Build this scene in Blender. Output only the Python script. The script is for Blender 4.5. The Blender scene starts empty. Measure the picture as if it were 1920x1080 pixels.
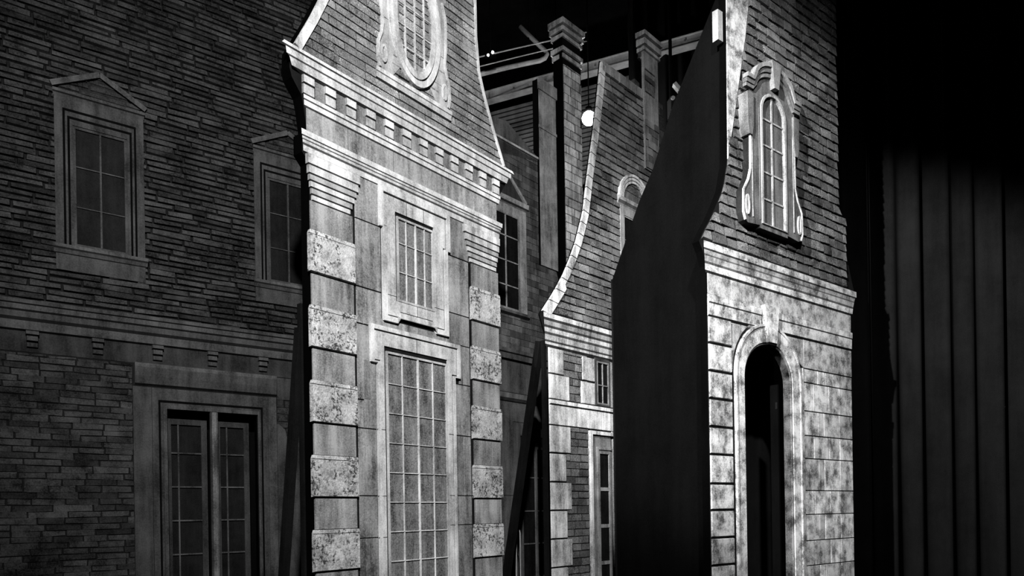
import bpy, bmesh, math, random
from mathutils import Vector
from mathutils.geometry import tessellate_polygon
random.seed(7)
S = bpy.context.scene
COL = S.collection
R = math.radians

# ------------------------------------------------------------------ camera
FOC, CY, EYE, ROLL = 1350.0, 960.0, 1.6, R(-0.9)
cam = bpy.data.objects.new('camera', bpy.data.cameras.new('camera'))
COL.objects.link(cam)
cam.location = (0, 0, EYE)
cam.rotation_euler = (R(90), -ROLL, 0)
cam.data.sensor_width = 36
cam.data.lens = FOC * 36 / 1920
cam.data.shift_y = (CY - 540) / 1920
cam.data.clip_end = 200
S.camera = cam
S.view_settings.view_transform = 'Standard'
S.view_settings.look = 'None'
S.view_settings.exposure = 0
S.view_settings.gamma = 1
# ------------------------------------------------------------------ world and lights
W = bpy.data.worlds.new('world'); S.world = W; W.use_nodes = True
W.node_tree.nodes['Background'].inputs[0].default_value = (.5, .5, .5, 1)
W.node_tree.nodes['Background'].inputs[1].default_value = 0.045

def point_light(name, loc, power, size=.2):
    l = bpy.data.lights.new(name, 'POINT'); l.energy = power; l.shadow_soft_size = size
    o = bpy.data.objects.new(name, l); COL.objects.link(o); o.location = loc
    return o
point_light('backstage_fill', (1.0, 13.0, 5.5), 420)  # unseen fill light added to lift the dark overhead steel

def spot(name, loc, target, power, angle, blend, size=.15):
    l = bpy.data.lights.new(name, 'SPOT'); l.energy = power
    l.spot_size = R(angle); l.spot_blend = blend; l.shadow_soft_size = size
    o = bpy.data.objects.new(name, l); COL.objects.link(o)
    o.location = loc
    o.rotation_euler = (Vector(target) - Vector(loc)).to_track_quat('-Z', 'Y').to_euler()
    return o
spot('key_spotlight', (.35, -2.0, 7.6), (-1.0, 7.5, 4.7), 9000, 68, .9)
spot('side_spotlight', (-3.2, -0.6, 8.0), (3.2, 8.3, 4.2), 20000, 34, .5, .06)

# ------------------------------------------------------------------ measuring helpers
def ray(px, py):                                   # direction through a photo pixel
    a, b = (px - 960) / FOC, -(py - CY) / FOC
    return (a*math.cos(ROLL) - b*math.sin(ROLL), 1.0, a*math.sin(ROLL) + b*math.cos(ROLL))
def point(px, py, y):                              # the point at distance y on it
    d = ray(px, py)
    return Vector((d[0]*y, y, d[2]*y + EYE))
class Plane:                                       # a standing flat: u along it, v up, d out of its face
    def __init__(s, x, y, th):
        s.x, s.y, s.th = x, y, th
        s.c, s.s = math.cos(th), math.sin(th)
    def at(s, px, py):
        dx, _, dz = ray(px, py)
        t = (s.s*s.x - s.c*s.y) / (s.s*dx - s.c)
        return ((dx*t - s.x)*s.c + (t - s.y)*s.s, dz*t + EYE)
    def world(s, u, w=0, v=0):                     # w = behind the face
        return Vector((s.x + u*s.c - w*s.s, s.y + u*s.s + w*s.c, v))
def plane(px, z, vp):
    return Plane((px - 960)/FOC*z, z, math.atan2(FOC, vp - 960))

# ------------------------------------------------------------------ materials
def nodes(name):
    m = bpy.data.materials.new(name); m.use_nodes = True
    return m, m.node_tree, m.node_tree.nodes['Principled BSDF']
def paint(name, lo, hi, streak=6, blotch=2.2, grain=70, wts=(.4, .35, .25), win=(.40, .60), rough=.85,
          bump=.25, pits=0, flat=.12, speck=0, spec=.1):
    m, t, b = nodes(name); N, L = t.nodes.new, t.links.new
    tc = N('ShaderNodeTexCoord')
    def noise(sc, stretch, det, seed):
        mp = N('ShaderNodeMapping'); mp.inputs['Scale'].default_value = (1, 1, stretch)
        mp.inputs['Location'].default_value = (seed, seed*1.7, seed*.3)
        L(tc.outputs['Object'], mp.inputs[0])
        n = N('ShaderNodeTexNoise'); n.inputs['Scale'].default_value = sc
        n.inputs['Detail'].default_value = det; n.inputs['Roughness'].default_value = .65
        L(mp.outputs[0], n.inputs['Vector']); return n.outputs['Fac']
    def mth(op, a, c):
        x = N('ShaderNodeMath'); x.operation = op
        for i, q in enumerate((a, c)):
            if isinstance(q, (int, float)): x.inputs[i].default_value = q
            else: L(q, x.inputs[i])
        return x.outputs[0]
    def ramp(x, a, c, p, q):
        r = N('ShaderNodeMapRange'); r.inputs[1].default_value = a; r.inputs[2].default_value = c
        r.inputs[3].default_value = p; r.inputs[4].default_value = q
        L(x, r.inputs[0]); return r.outputs[0]
    g = noise(grain, 1, 4, 3)
    v = mth('ADD', mth('ADD', mth('MULTIPLY', noise(streak, flat, 4, 1), wts[0]), mth('MULTIPLY', noise(blotch, 1, 5, 2), wts[1])),
            mth('MULTIPLY', g, wts[2]))
    v = ramp(v, win[0], win[1], lo, hi)
    if pits:
        p = ramp(noise(46, 1, 4, 5), .50, .56, 1, 1 - pits)
        q = ramp(noise(8, 1, 3, 8), .44, .54, 0, 1)
        mask = mth('SUBTRACT', 1, mth('MULTIPLY', q, mth('SUBTRACT', 1, p)))
        v = mth('MULTIPLY', v, mask)
    if speck:
        v = mth('ADD', v, mth('MULTIPLY', mth('MULTIPLY', ramp(noise(95, 1, 2, 9), .56, .66, 0, 1), ramp(noise(3, 1, 3, 4), .45, .6, 0, 1)), speck))
    at = N('ShaderNodeAttribute'); at.attribute_name = 'tone'
    v = mth('MULTIPLY', v, at.outputs['Fac'])
    c = N('ShaderNodeCombineColor'); [L(v, c.inputs[i]) for i in range(3)]
    L(c.outputs[0], b.inputs['Base Color'])
    b.inputs['Roughness'].default_value = rough
    b.inputs['Specular IOR Level'].default_value = spec
    bp = N('ShaderNodeBump'); bp.inputs['Strength'].default_value = bump; bp.inputs['Distance'].default_value = .01
    L(g, bp.inputs['Height']); L(bp.outputs[0], b.inputs['Normal'])
    return m
def glow(name, s):
    m, t, b = nodes(name)
    b.inputs['Emission Color'].default_value = (1, 1, 1, 1); b.inputs['Emission Strength'].default_value = s
    return m
M = dict(
    stone=paint('pale_stone_paint', .045, .38, streak=10, blotch=2.0, speck=.12),
    trim=paint('pale_trim_paint', .16, .62, streak=10, blotch=4, win=(.38, .60)),
    pitted=paint('pitted_stone_paint', .17, .56, streak=5, blotch=6, wts=(.2, .45, .35), pits=.86, bump=.8),
    pane=paint('painted_pane', .03, .20, streak=14, blotch=6, wts=(.4, .2, .4), rough=.6, speck=.14),
    slate=paint('slate_paint', .035, .26, streak=14, blotch=1.6, wts=(.2, .4, .4), flat=.5, speck=.34),
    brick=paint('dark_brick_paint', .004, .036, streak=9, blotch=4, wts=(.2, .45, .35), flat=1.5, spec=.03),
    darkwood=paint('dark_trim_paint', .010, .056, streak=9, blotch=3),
    darkpane=paint('dark_pane_paint', .002, .008, streak=8, blotch=4, rough=.6, spec=.03),
    tile=paint('grey_tile_paint', .016, .165, streak=10, blotch=2.5, wts=(.1, .5, .4), flat=1, speck=.2),
    greystone=paint('grey_stone_paint', .09, .66, streak=10, blotch=3, speck=.1),
    blotchy=paint('blotchy_stone_paint', .075, .56, streak=14, blotch=6, wts=(.2, .55, .25), win=(.41, .57), flat=.35),
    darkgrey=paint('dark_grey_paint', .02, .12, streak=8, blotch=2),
    shingle=paint('mottled_shingle_paint', .018, .15, streak=12, blotch=4, wts=(.15, .5, .35), flat=1, speck=.3),
    dormer=paint('dormer_grey_paint', .04, .17, streak=9, blotch=4, speck=.08), dormerlight=paint('dormer_edge_paint', .08, .42, streak=10, blotch=3),
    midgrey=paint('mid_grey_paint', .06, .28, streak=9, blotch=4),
    black=paint('black_masking_paint', .0014, .0026, streak=3, blotch=1.5, rough=.7, bump=.05, spec=0),
    cloth=paint('black_velour', .004, .010, streak=3, blotch=2, rough=1, bump=.1),
    timber=paint('black_stained_timber', .003, .007, streak=12, blotch=3, rough=.8, spec=.01),
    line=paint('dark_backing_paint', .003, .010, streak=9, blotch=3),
    metal=paint('grey_painted_steel', .16, .36, streak=5, blotch=2, rough=.5),
    deck=paint('galvanised_sheet', .10, .26, streak=4, blotch=1, rough=.5),
    floor=paint('black_stage_floor', .006, .02, streak=2, blotch=1, flat=1),
    lamp=glow('lit_globe', 150), dot=glow('lit_bulb', 12), lens=glow('lit_lens', 1.2))

# ------------------------------------------------------------------ mesh helpers
class MB:
    """collects shapes in a flat's own coordinates (u along, v up, d outwards) into one mesh"""
    def __init__(s):
        s.bm = bmesh.new(); s.t = s.bm.faces.layers.float.new('tone')
    def V(s, u, v, d): return s.bm.verts.new((u, -d, v))
    def F(s, vs, tone=1, mi=0):
        try: f = s.bm.faces.new(vs)
        except ValueError: return
        f[s.t] = tone; f.material_index = mi; return f
    def block(s, u0, u1, v0, v1, d0, d1, inset=0, tone=1, side=1, mi=0, jit=0):
        j = lambda: random.uniform(-jit, jit)
        a = [s.V(u0, v0, d0), s.V(u1, v0, d0), s.V(u1, v1, d0), s.V(u0, v1, d0)]
        i = inset
        b = [s.V(u0+i+j(), v0+i+j(), d1), s.V(u1-i+j(), v0+i+j(), d1), s.V(u1-i+j(), v1-i+j(), d1), s.V(u0+i+j(), v1-i+j(), d1)]
        s.F(b, tone, mi); s.F(a[::-1], tone, mi)
        for k in range(4):
            s.F([a[k], a[(k+1) % 4], b[(k+1) % 4], b[k]], tone*side, mi)
        return s
    def ring(s, outer, holes, d0, d1, tone=1, mi=0, mi_side=None, side=1):
        loops = [outer] + holes
        ms = mi if mi_side is None else mi_side
        tri = tessellate_polygon([[Vector((p[0], p[1], 0)) for p in l] for l in loops])
        flat = [p for l in loops for p in l]
        fr = [s.V(p[0], p[1], d1) for p in flat]; bk = [s.V(p[0], p[1], d0) for p in flat]
        for t in tri:
            p, q, r_ = (flat[i] for i in t)
            if (q[0]-p[0])*(r_[1]-p[1]) - (q[1]-p[1])*(r_[0]-p[0]) < 0: t = t[::-1]
            s.F([fr[i] for i in t], tone, mi); s.F([bk[i] for i in t[::-1]], tone, ms)
        o = 0
        for l in loops:
            n = len(l)
            for k in range(n):
                s.F([bk[o+k], bk[o+(k+1) % n], fr[o+(k+1) % n], fr[o+k]], tone*side, ms)
            o += n
        return s
    def mould(s, u0, u1, prof, ret=0, d0=0):
        """horizontal moulding: prof = (v, d, tone) from top to bottom"""
        A_ = [s.V(u0 - ret*d, v, d0 + d) for v, d, _ in prof]; B_ = [s.V(u1 + ret*d, v, d0 + d) for v, d, _ in prof]
        for k in range(len(prof)-1):
            s.F([A_[k+1], B_[k+1], B_[k], A_[k]], prof[k][2])
        s.F([A_[-1], A_[0], B_[0], B_[-1]][::-1]); s.F(A_); s.F(B_[::-1])
        return s
    def upright(s, v0, v1, prof, d0=0):
        """vertical moulding: prof = (u, d, tone) from left to right"""
        A_ = [s.V(u, v0, d0 + d) for u, d, _ in prof]; B_ = [s.V(u, v1, d0 + d) for u, d, _ in prof]
        for k in range(len(prof)-1):
            s.F([A_[k], A_[k+1], B_[k+1], B_[k]], prof[k][2])
        s.F(A_[::-1]); s.F(B_); s.F([A_[0], B_[0], B_[-1], A_[-1]])
        return s
    def sweep(s, path, half, d0, d1, tone=1, closed=False):
        """a flat band following a path on the face"""
        n = len(path); L_, R_ = [], []
        for k in range(n):
            a = path[(k-1) % n] if (k or closed) else path[k]; c = path[(k+1) % n] if (k < n-1 or closed) else path[k]
            tx, ty = c[0]-a[0], c[1]-a[1]; q = math.hypot(tx, ty) or 1
            nx, ny = -ty/q, tx/q
            L_.append((path[k][0]+nx*half, path[k][1]+ny*half)); R_.append((path[k][0]-nx*half, path[k][1]-ny*half))
        lo = [s.V(*p, d0) for p in L_]; lf = [s.V(*p, d1) for p in L_]
        ro = [s.V(*p, d0) for p in R_]; rf = [s.V(*p, d1) for p in R_]
        for k in range(n if closed else n-1):
            m = (k+1) % n
            s.F([rf[k], rf[m], lf[m], lf[k]], tone); s.F([lo[k], lf[k], lf[m], lo[m]], tone); s.F([rf[k], ro[k], ro[m], rf[m]], tone)
            s.F([lo[k], lo[m], ro[m], ro[k]], tone)
        if not closed:
            s.F([rf[0], lf[0], lo[0], ro[0]], tone); s.F([lf[-1], rf[-1], ro[-1], lo[-1]], tone)
        return s
    @staticmethod
    def outside(a, b, v, holes):
        out = [(a, b)]
        for h0, h1, v0, v1 in holes or ():
            if v0 < v < v1:
                out = [q for c, d in out for q in ((c, min(d, h0)), (max(c, h1), d)) if q[1] > q[0]]
        return out
    def courses(s, v0, v1, left, right, row, width, d0=0, d1=.012, tones=(.55, 1.25), gap=.006, jit=.004, skip=None, tilt=0):
        """courses of bricks or slates between two outline functions"""
        v = v0; k = 0
        while v < v1 - .01:
            h = min(row*random.uniform(.92, 1.08), v1 - v)
            a0, a1, b0, b1 = left(v), left(v+h), right(v), right(v+h)
            u = min(a0, a1) - width*(.5 if k % 2 else 0) - random.uniform(0, .12*width)
            while u < max(b0, b1):
                w = width*random.uniform(.72, 1.3)
                for c0, c1 in s.outside(u+gap/2, u+w-gap/2, v+h/2, skip):
                    p = [max(c0, a0), min(c1, b0), min(c1, b1), max(c0, a1)]
                    if p[1]-p[0] < .015 or p[2]-p[3] < .015: continue
                    t = random.uniform(*tones); j = lambda: random.uniform(-jit, jit)
                    dd = d1*random.uniform(.75, 1.25)
                    g2 = gap/2
                    A_ = [s.V(p[0], v, d0), s.V(p[1], v, d0), s.V(p[2], v+h-g2, d0), s.V(p[3], v+h-g2, d0)]
                    B_ = [s.V(p[0]+abs(j()), v+g2+j(), dd+tilt), s.V(p[1]-abs(j()), v+g2+j(), dd+tilt), s.V(p[2]-abs(j()), v+h-g2+j(), dd), s.V(p[3]+abs(j()), v+h-g2+j(), dd)]
                    s.F(B_, t)
                    for q in range(4): s.F([A_[q], A_[(q+1) % 4], B_[(q+1) % 4], B_[q]], t*.45)
                u += w
            v += h; k += 1
        return s
    def tube(s, path, rad, n=10, tone=1):
        """a round bar through points given as (u, v, d)"""
        P = [Vector((p[0], -p[2], p[1])) for p in path]; rings = []
        for k, p in enumerate(P):
            t = (P[min(k+1, len(P)-1)] - P[max(k-1, 0)]).normalized()
            a = t.orthogonal().normalized() if not rings else (last - t*last.dot(t)).normalized()
            last = a; b = t.cross(a)
            rings.append([s.bm.verts.new(p + rad*(math.cos(i*2*math.pi/n)*a + math.sin(i*2*math.pi/n)*b)) for i in range(n)])
        for x, y in zip(rings, rings[1:]):
            for i in range(n): s.F([x[i], x[(i+1) % n], y[(i+1) % n], y[i]], tone).smooth = True
        s.F(rings[0][::-1], tone); s.F(rings[-1], tone)
        return s
    def bar(s, a, b, w, h, tone=1):
        """a square timber between two points (u, v, d)"""
        a, b = Vector((a[0], -a[2], a[1])), Vector((b[0], -b[2], b[1]))
        t = (b-a).normalized(); x = t.cross(Vector((0, 1, 0))).normalized(); y = t.cross(x)
        q = [[p + x*i*w/2 + y*j*h/2 for i, j in ((-1, -1), (1, -1), (1, 1), (-1, 1))] for p in (a, b)]
        q = [[s.bm.verts.new(p) for p in r] for r in q]
        for k in range(4): s.F([q[0][k], q[0][(k+1) % 4], q[1][(k+1) % 4], q[1][k]], tone)
        s.F(q[0][::-1], tone); s.F(q[1], tone)
        return s
    def ball(s, c, r, sz=1, seg=20):
        g = bmesh.ops.create_uvsphere(s.bm, u_segments=seg, v_segments=seg//2, radius=r)
        for v in g['verts']: v.co = Vector((c[0] + v.co.x, -c[2] + v.co.y, c[1] + v.co.z*sz))
        for v in g['verts']:
            for f in v.link_faces: f[s.t] = 1; f.smooth = True
        return s
    def done(s, name, mats, parent=None):
        bmesh.ops.recalc_face_normals(s.bm, faces=s.bm.faces[:])
        me = bpy.data.meshes.new(name); s.bm.to_mesh(me); s.bm.free()
        for m in (mats if isinstance(mats, list) else [mats]): me.materials.append(m)
        o = bpy.data.objects.new(name, me); COL.objects.link(o); o.parent = parent
        return o
def tag(o, label, cat, group=None):
    o['label'] = label; o['category'] = cat
    if group: o['group'] = group
    return o
def thing(name, label, cat, loc, rz=0, group=None):
    o = bpy.data.objects.new(name, None); COL.objects.link(o)
    o.empty_display_size = .2; o.location = loc; o.rotation_euler = (0, 0, rz)
    return tag(o, label, cat, group)
def rect(u0, u1, v0, v1): return [(u0, v0), (u1, v0), (u1, v1), (u0, v1)]
def inset(p0, t): return rect(p0[0]+t, p0[1]-t, p0[2]+t, p0[3]-t)
def lerp(tab):                                     # piecewise linear function through (v, u) pairs
    def f(v):
        if v <= tab[0][0]: return tab[0][1]
        for (a, b), (c, d) in zip(tab, tab[1:]):
            if v <= c: return b + (d-b)*(v-a)/(c-a)
        return tab[-1][1]
    return f
def window(parent, u0, u1, v0, v1, cols, rows, mpane, mbar, d=.004, bw=.011, mid=.018, bd=.014, frame=.02, name='window'):
    """a glazed sash: frame, one pane sheet and a grid of glazing bars"""
    f = MB().ring(rect(u0, u1, v0, v1), [rect(u0+frame, u1-frame, v0+frame, v1-frame)], d, d+.018, .8).done(name, mbar, parent)
    MB().block(u0+.005, u1-.005, v0+.005, v1-.005, d-.003, d+.002).done('pane', mpane, f)
    g = MB()
    for i in range(1, cols):
        u = u0 + (u1-u0)*i/cols; w = mid if (cols % 2 == 0 and i == cols//2) else bw
        g.block(u-w/2, u+w/2, v0+frame, v1-frame, d+.001, d+bd+(w-bw)*.4, .002)
    for v in rows: g.block(u0+frame, u1-frame, v-bw/2, v+bw/2, d+.0015, d+bd, .002)
    g.done('glazing_bars', mbar, f)
    return f

# ------------------------------------------------------------------ the stage house (the setting)
def structure(name, m, mb):
    o = mb.done(name, m); o['kind'] = 'structure'; return o
structure('floor', M['floor'], MB().block(-16, 18, -.2, 0, -24, 8))
structure('ceiling', M['cloth'], MB().block(-16, 18, 14, 14.2, -24, 8))
structure('wall_back', M['cloth'], MB().block(-16, 18, 0, 14, -24.2, -24))
structure('wall_left', M['cloth'], MB().block(-16.2, -16, 0, 14, -24, 8))
structure('wall_right', M['cloth'], MB().block(18, 18.2, 0, 14, -24, 8))
structure('wall_front', M['cloth'], MB().block(-16, 18, 0, 14, 8, 8.2))

A, B, C, D, E = plane(583, 6.0, 2035), plane(560, 8.5, 2760), plane(1030, 9.0, 2260), plane(1330, 7.5, 2730), plane(935, 10.5, 2150)

# ================================================================== pale stone townhouse (A)
def build_townhouse():
    t = thing('townhouse_flat', 'tall pale stone townhouse front with quoins, toothed cornice and an oval window in its roof', 'stage flat', (A.x, A.y, 0), A.th)
    hw = [(5.42, 1.39), (5.78, 1.20), (6.10, 1.05), (6.33, .965), (6.68, .925), (7.2, .92), (8.3, .92)]
    uc = 1.262
    rl, rr = lerp([(v, uc-w) for v, w in hw]), lerp([(v, uc+w) for v, w in hw])
    out = [(.035, 0), (2.495, 0), (2.495, 4.55), (2.54, 4.62), (2.54, 4.78), (2.50, 4.80), (2.50, 5.0), (2.54, 5.1), (2.66, 5.27)]
    out += [(uc+w, v) for v, w in hw] + [(uc-w, v) for v, w in reversed(hw)]
    out += [(-.14, 5.27), (-.12, 5.2), (-.03, 5.09), (-.01, 5.0), (.02, 4.80), (-.03, 4.78), (-.03, 4.62), (.035, 4.55)]
    MB().ring(out, [], -.12, 0, .55, 0, 1).done('backing_panel', [M['line'], M['black']], t)['label'] = 'black edged backing panel'
    # roof
    MB().courses(5.44, 8.28, lambda v: rl(v)+.02, lambda v: rr(v)-.012, .078, .34, d1=.010, tones=(.65, 1.15), gap=.006, tilt=.007).done('roof_slates', M['slate'], t)
    for f, sg in ((rl, 1), (rr, -1)):
        pts = [(f(v) + sg*(.035 if sg > 0 else .015), v) for v in (5.46, 5.6, 5.78, 5.95, 6.1, 6.33, 6.68, 7.2, 8.28)]
        MB().sweep(pts, .035 if sg > 0 else .014, 0, .028).done('hip_tiles', M['trim'], t)
    # crown cornice, dentils and architrave
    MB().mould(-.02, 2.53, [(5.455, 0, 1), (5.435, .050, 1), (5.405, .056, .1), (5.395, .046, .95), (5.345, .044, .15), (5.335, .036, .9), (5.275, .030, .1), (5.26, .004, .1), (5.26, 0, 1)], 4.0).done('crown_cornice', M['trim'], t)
    MB().block(.0, 2.52, 5.06, 5.262, 0, .004, tone=.6).done('dentil_band', M['stone'], t)
    for k in range(12):
        u = .032 + k*.2222
        b = MB()
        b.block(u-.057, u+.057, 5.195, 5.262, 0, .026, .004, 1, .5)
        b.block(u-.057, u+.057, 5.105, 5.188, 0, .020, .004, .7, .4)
        b.block(u+.055, u+.072, 5.09, 5.255, 0, .005, 0, .05)
        b.done('dentil', M['trim'], t)
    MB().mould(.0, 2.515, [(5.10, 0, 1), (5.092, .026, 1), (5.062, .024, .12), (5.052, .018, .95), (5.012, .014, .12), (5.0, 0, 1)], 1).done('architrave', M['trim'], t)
    js = [.01, .45, .98, 1.49, 2.10, 2.495]
    for a, b in zip(js, js[1:]):
        MB().block(a+.004, b-.004, 4.80, 5.0, 0, .006, .001, random.uniform(.7, 1)).done('frieze_panel', M['stone'], t)
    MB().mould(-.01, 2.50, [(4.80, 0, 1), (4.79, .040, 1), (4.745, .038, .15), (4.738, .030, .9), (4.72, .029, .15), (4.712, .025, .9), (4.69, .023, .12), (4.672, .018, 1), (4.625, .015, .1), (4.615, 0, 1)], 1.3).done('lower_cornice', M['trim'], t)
    for u0, u1 in ((.0, .555), (1.925, 2.51)):
        c = MB()
        left = u0 < 1
        steps = [(4.615, 4.53, 1), (4.525, 4.455, .8), (4.45, 4.40, .55), (4.395, 4.345, .9), (4.34, 4.29, .6), (4.285, 4.24, .95)]
        for i, (b1, b0, tn) in enumerate(steps):
            sh = .018*i
            c.block(u0 + (.01*i if left else sh*1.1), u1 - (sh*1.1 if left else .01*i), b0, b1, 0, .036-.004*i, .004, tn, .6)
            c.block(u0 + (.01*i if left else sh*1.1)+.01, u1 - (sh*1.1 if left else .01*i)-.01, b0-.01, b0, 0, .006, 0, .08)
        c.done('pilaster_capital', M['trim'], t)['label'] = 'stepped capital'
    # pilasters of pitted and smooth blocks
    for u0, u1 in ((.005, .492), (2.025, 2.505)):
        for k in range(7):
            top = 3.985 - .6275*k
            q = MB().block(u0, u1, max(top-.352, .02), top-.03, 0, .035, .008, 1, .8)
            q.ring([(u0, top-.03), (u1, top-.03), (u1-.012, top), (u0+.012, top)], [], 0, .030, 1.1)
            q.done('quoin_block', M['pitted'], t)
        for k in range(8):
            bot = 3.985 - .6275*k
            if bot < -.2: continue
            top = 4.235 if k == 0 else bot + .268
            MB().block(u0+.028, u1-.012, max(bot, .01)+.003, top, 0, .013, .003, random.uniform(.75, .95), .6).done('plain_block', M['stone'], t)
    for u0, u1 in ((.492, .508), (2.006, 2.022)):
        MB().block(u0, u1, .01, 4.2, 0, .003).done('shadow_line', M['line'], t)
    # ashlar field stones beside the windows
    L_ = [(.51, .80, 4.243, 4.62), (.51, .80, 3.64, 4.235), (.51, .58, 3.31, 3.63), (.587, .80, 3.31, 3.63), (.51, .655, 2.63, 3.30), (.51, .575, 2.375, 2.62), (.582, .72, 2.375, 2.99),
          (.51, .72, 1.77, 2.367), (.51, .72, 1.39, 1.762), (.51, .72, .75, 1.382), (.51, .72, .02, .742), (.80, 1.68, 3.325, 3.40)]
    R_ = [(1.69, 2.005, 4.235, 4.62), (1.67, 2.005, 3.65, 4.225), (1.67, 2.005, 3.335, 3.642), (1.84, 1.90, 2.93, 3.328), (1.907, 2.005, 2.93, 3.328), (1.77, 2.005, 2.40, 2.922),
          (1.77, 1.89, 1.78, 2.392), (1.897, 2.005, 1.78, 2.392), (1.77, 2.005, 1.48, 1.772), (1.77, 2.005, .75, 1.472), (1.77, 2.005, .02, .742)]
    for a, b, c, d in L_ + R_:
        MB().block(a, b, c, d, 0, .008, .002, random.uniform(.6, .95)).done('ashlar_stone', M['stone'], t)
    # upper window and its eared surround
    c0 = 1.243
    def ear(hw1, hw2, top, step, foot, mid, fw):
        h = [(hw1, top), (hw1, step), (hw2, step), (hw2, foot), (hw2-fw, foot), (hw2-fw, mid)]
        return [(c0-a, b) for a, b in h] + [(c0+a, b) for a, b in reversed(h)]
    op = (.974, 1.488, 3.595, 4.435)
    o1, o2, o3 = ear(.468, .430, 4.635, 4.245, 3.385, 3.44, .17), ear(.420, .385, 4.575, 4.255, 3.435, 3.49, .16), ear(.408, .372, 4.562, 4.268, 3.45, 3.503, .155)
    s = MB().ring(o3, [rect(*op)], 0, .020, .95).done('window_surround', M['trim'], t)
    MB().ring(o1, [o2], 0, .034).done('surround_border', M['trim'], s)
    MB().ring(o2, [o3], 0, .012).done('border_groove', M['line'], s)['label'] = 'dark groove'
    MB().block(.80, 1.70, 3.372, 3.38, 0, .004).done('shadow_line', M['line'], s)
    MB().ring([(x+.016, y-.014) for x, y in o1], [rect(op[0]-.05, op[1]+.05, op[2]-.05, op[3]+.05)], 0, .0095).done('painted_drop_shadow', M['line'], s)  # trompe-l'oeil drop shadow painted dark, right of and below the border
    for a, b, c, d in ((1.118, 1.124, 4.435, 4.56), (1.345, 1.351, 4.435, 4.56), (1.245, 1.251, 3.44, 3.595), (.985-.14, .985, 3.632, 3.638), (1.48, 1.62, 3.64, 3.646)):
        MB().block(a, b, c, d, .015, .0206).done('stone_joint', M['line'], s)
    MB().ring(rect(.974, 1.488, 3.595, 4.435), [rect(.995, 1.482, 3.60, 4.40)], 0, .006).done('reveal_line', M['line'], s)
    window(t, .995, 1.482, 3.60, 4.40, 4, [3.88, 4.155], M['pane'], M['trim'])
    # tall lower window
    h = [(.595, 3.325), (.595, 2.98), (.515, 2.98), (.515, .3)]
    c0 = 1.243
    def lap(h): return [(c0-a, b) for a, b in h] + [(c0+a, b) for a, b in reversed(h)]
    o1 = lap(h); o2 = lap([(.555, 3.285), (.555, 2.995), (.487, 2.995), (.487, .3)]); o3 = lap([(.543, 3.273), (.543, 3.01), (.475, 3.01), (.475, .3)])
    op = (.815, 1.655, .30, 3.148)
    s = MB().ring(o3[:3] + [(c0-.475, .302)] + [(op[0], .302), (op[0], 3.148), (op[1], 3.148), (op[1], .302)] + [(c0+.475, .302)] + o3[5:], [], 0, .020, .95).done('window_surround', M['trim'], t)
    def half(o, i, sg):
        p = [(x, y) for x, y in (o[:4] if sg < 0 else o[4:][::-1])]; q = [(x, y) for x, y in (i[:4] if sg < 0 else i[4:][::-1])]
        return [(c0, p[0][1])] + p + q[::-1] + [(c0, q[0][1])]
    bd, gr = MB(), MB()
    for sg in (-1, 1): bd.ring(half(o1, o2, sg), [], 0, .034); gr.ring(half(o2, o3, sg), [], 0, .012)
    bd.done('surround_border', M['trim'], s); gr.done('border_groove', M['line'], s)['label'] = 'dark groove'
    MB().ring([(o1[4][0], o1[4][1]), (o1[4][0]+.016, o1[4][1]), (o1[5][0]+.016, o1[5][1]-.012), (o1[6][0]+.016, o1[6][1]-.012), (o1[7][0]+.016, o1[7][1]), (o1[7][0]-.02, o1[7][1]), (o1[6][0]-.02, o1[6][1]), (o1[5][0]-.02, o1[5][1]), (o1[4][0]-.02, o1[4][1])], [], 0, .0095).done('painted_drop_shadow', M['line'], s)  # surround's drop shadow painted as a dark strip down its right edge
    for a, b, c, d in ((1.228, 1.234, 3.148, 3.325), (.72, .815, 2.37, 2.376), (.72, .815, 1.762, 1.768), (.72, .815, 1.383, 1.389), (1.66, 1.765, 2.395, 2.401), (1.66, 1.765, 1.775, 1.781), (1.66, 1.765, 1.475, 1.481)):
        MB().block(a, b, c, d, .015, .0206).done('stone_joint', M['line'], s)
    MB().ring(rect(.815, 1.655, .30, 3.148), [rect(.838, 1.648, .32, 3.105)], 0, .006).done('reveal_line', M['line'], s)
    MB().block(.73, 1.76, .02, .30, 0, .05, .006).done('window_sill', M['trim'], t)
    window(t, .838, 1.648, .32, 3.105, 4, [3.105-.02-.2755*k for k in range(1, 10)], M['pane'], M['trim'])
    # oval roof window with scrolls and sill
    oc, ov = 1.268, 6.36
    ell = lambda a, b, n=48: [(oc + a*math.cos(i*2*math.pi/n), ov + b*math.sin(i*2*math.pi/n)) for i in range(n)]
    w = MB().ring(ell(.345, .625), [ell(.30, .565)], 0, .045).done('oval_window', M['trim'], t)
    MB().ring(ell(.30, .565), [ell(.285, .545)], 0, .018).done('border_groove', M['line'], w)
    MB().ring(ell(.285, .545), [ell(.235, .475)], 0, .036, .9).done('inner_frame', M['trim'], w)
    MB().ring(ell(.235, .475), [], 0, .008).done('pane', M['pane'], w)
    g = MB()
    for u in (-.125, 0, .125):
        y = .475*math.sqrt(1-(u/.235)**2); g.block(oc+u-.009, oc+u+.009, ov-y, ov+y, .008, .026, .002)
    for v in (-.30, -.1, .1, .3):
        x = .235*math.sqrt(1-(v/.475)**2); g.block(oc-x, oc+x, ov+v-.009, ov+v+.009, .008, .025, .002)
    g.done('glazing_bars', M['trim'], w)
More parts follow.
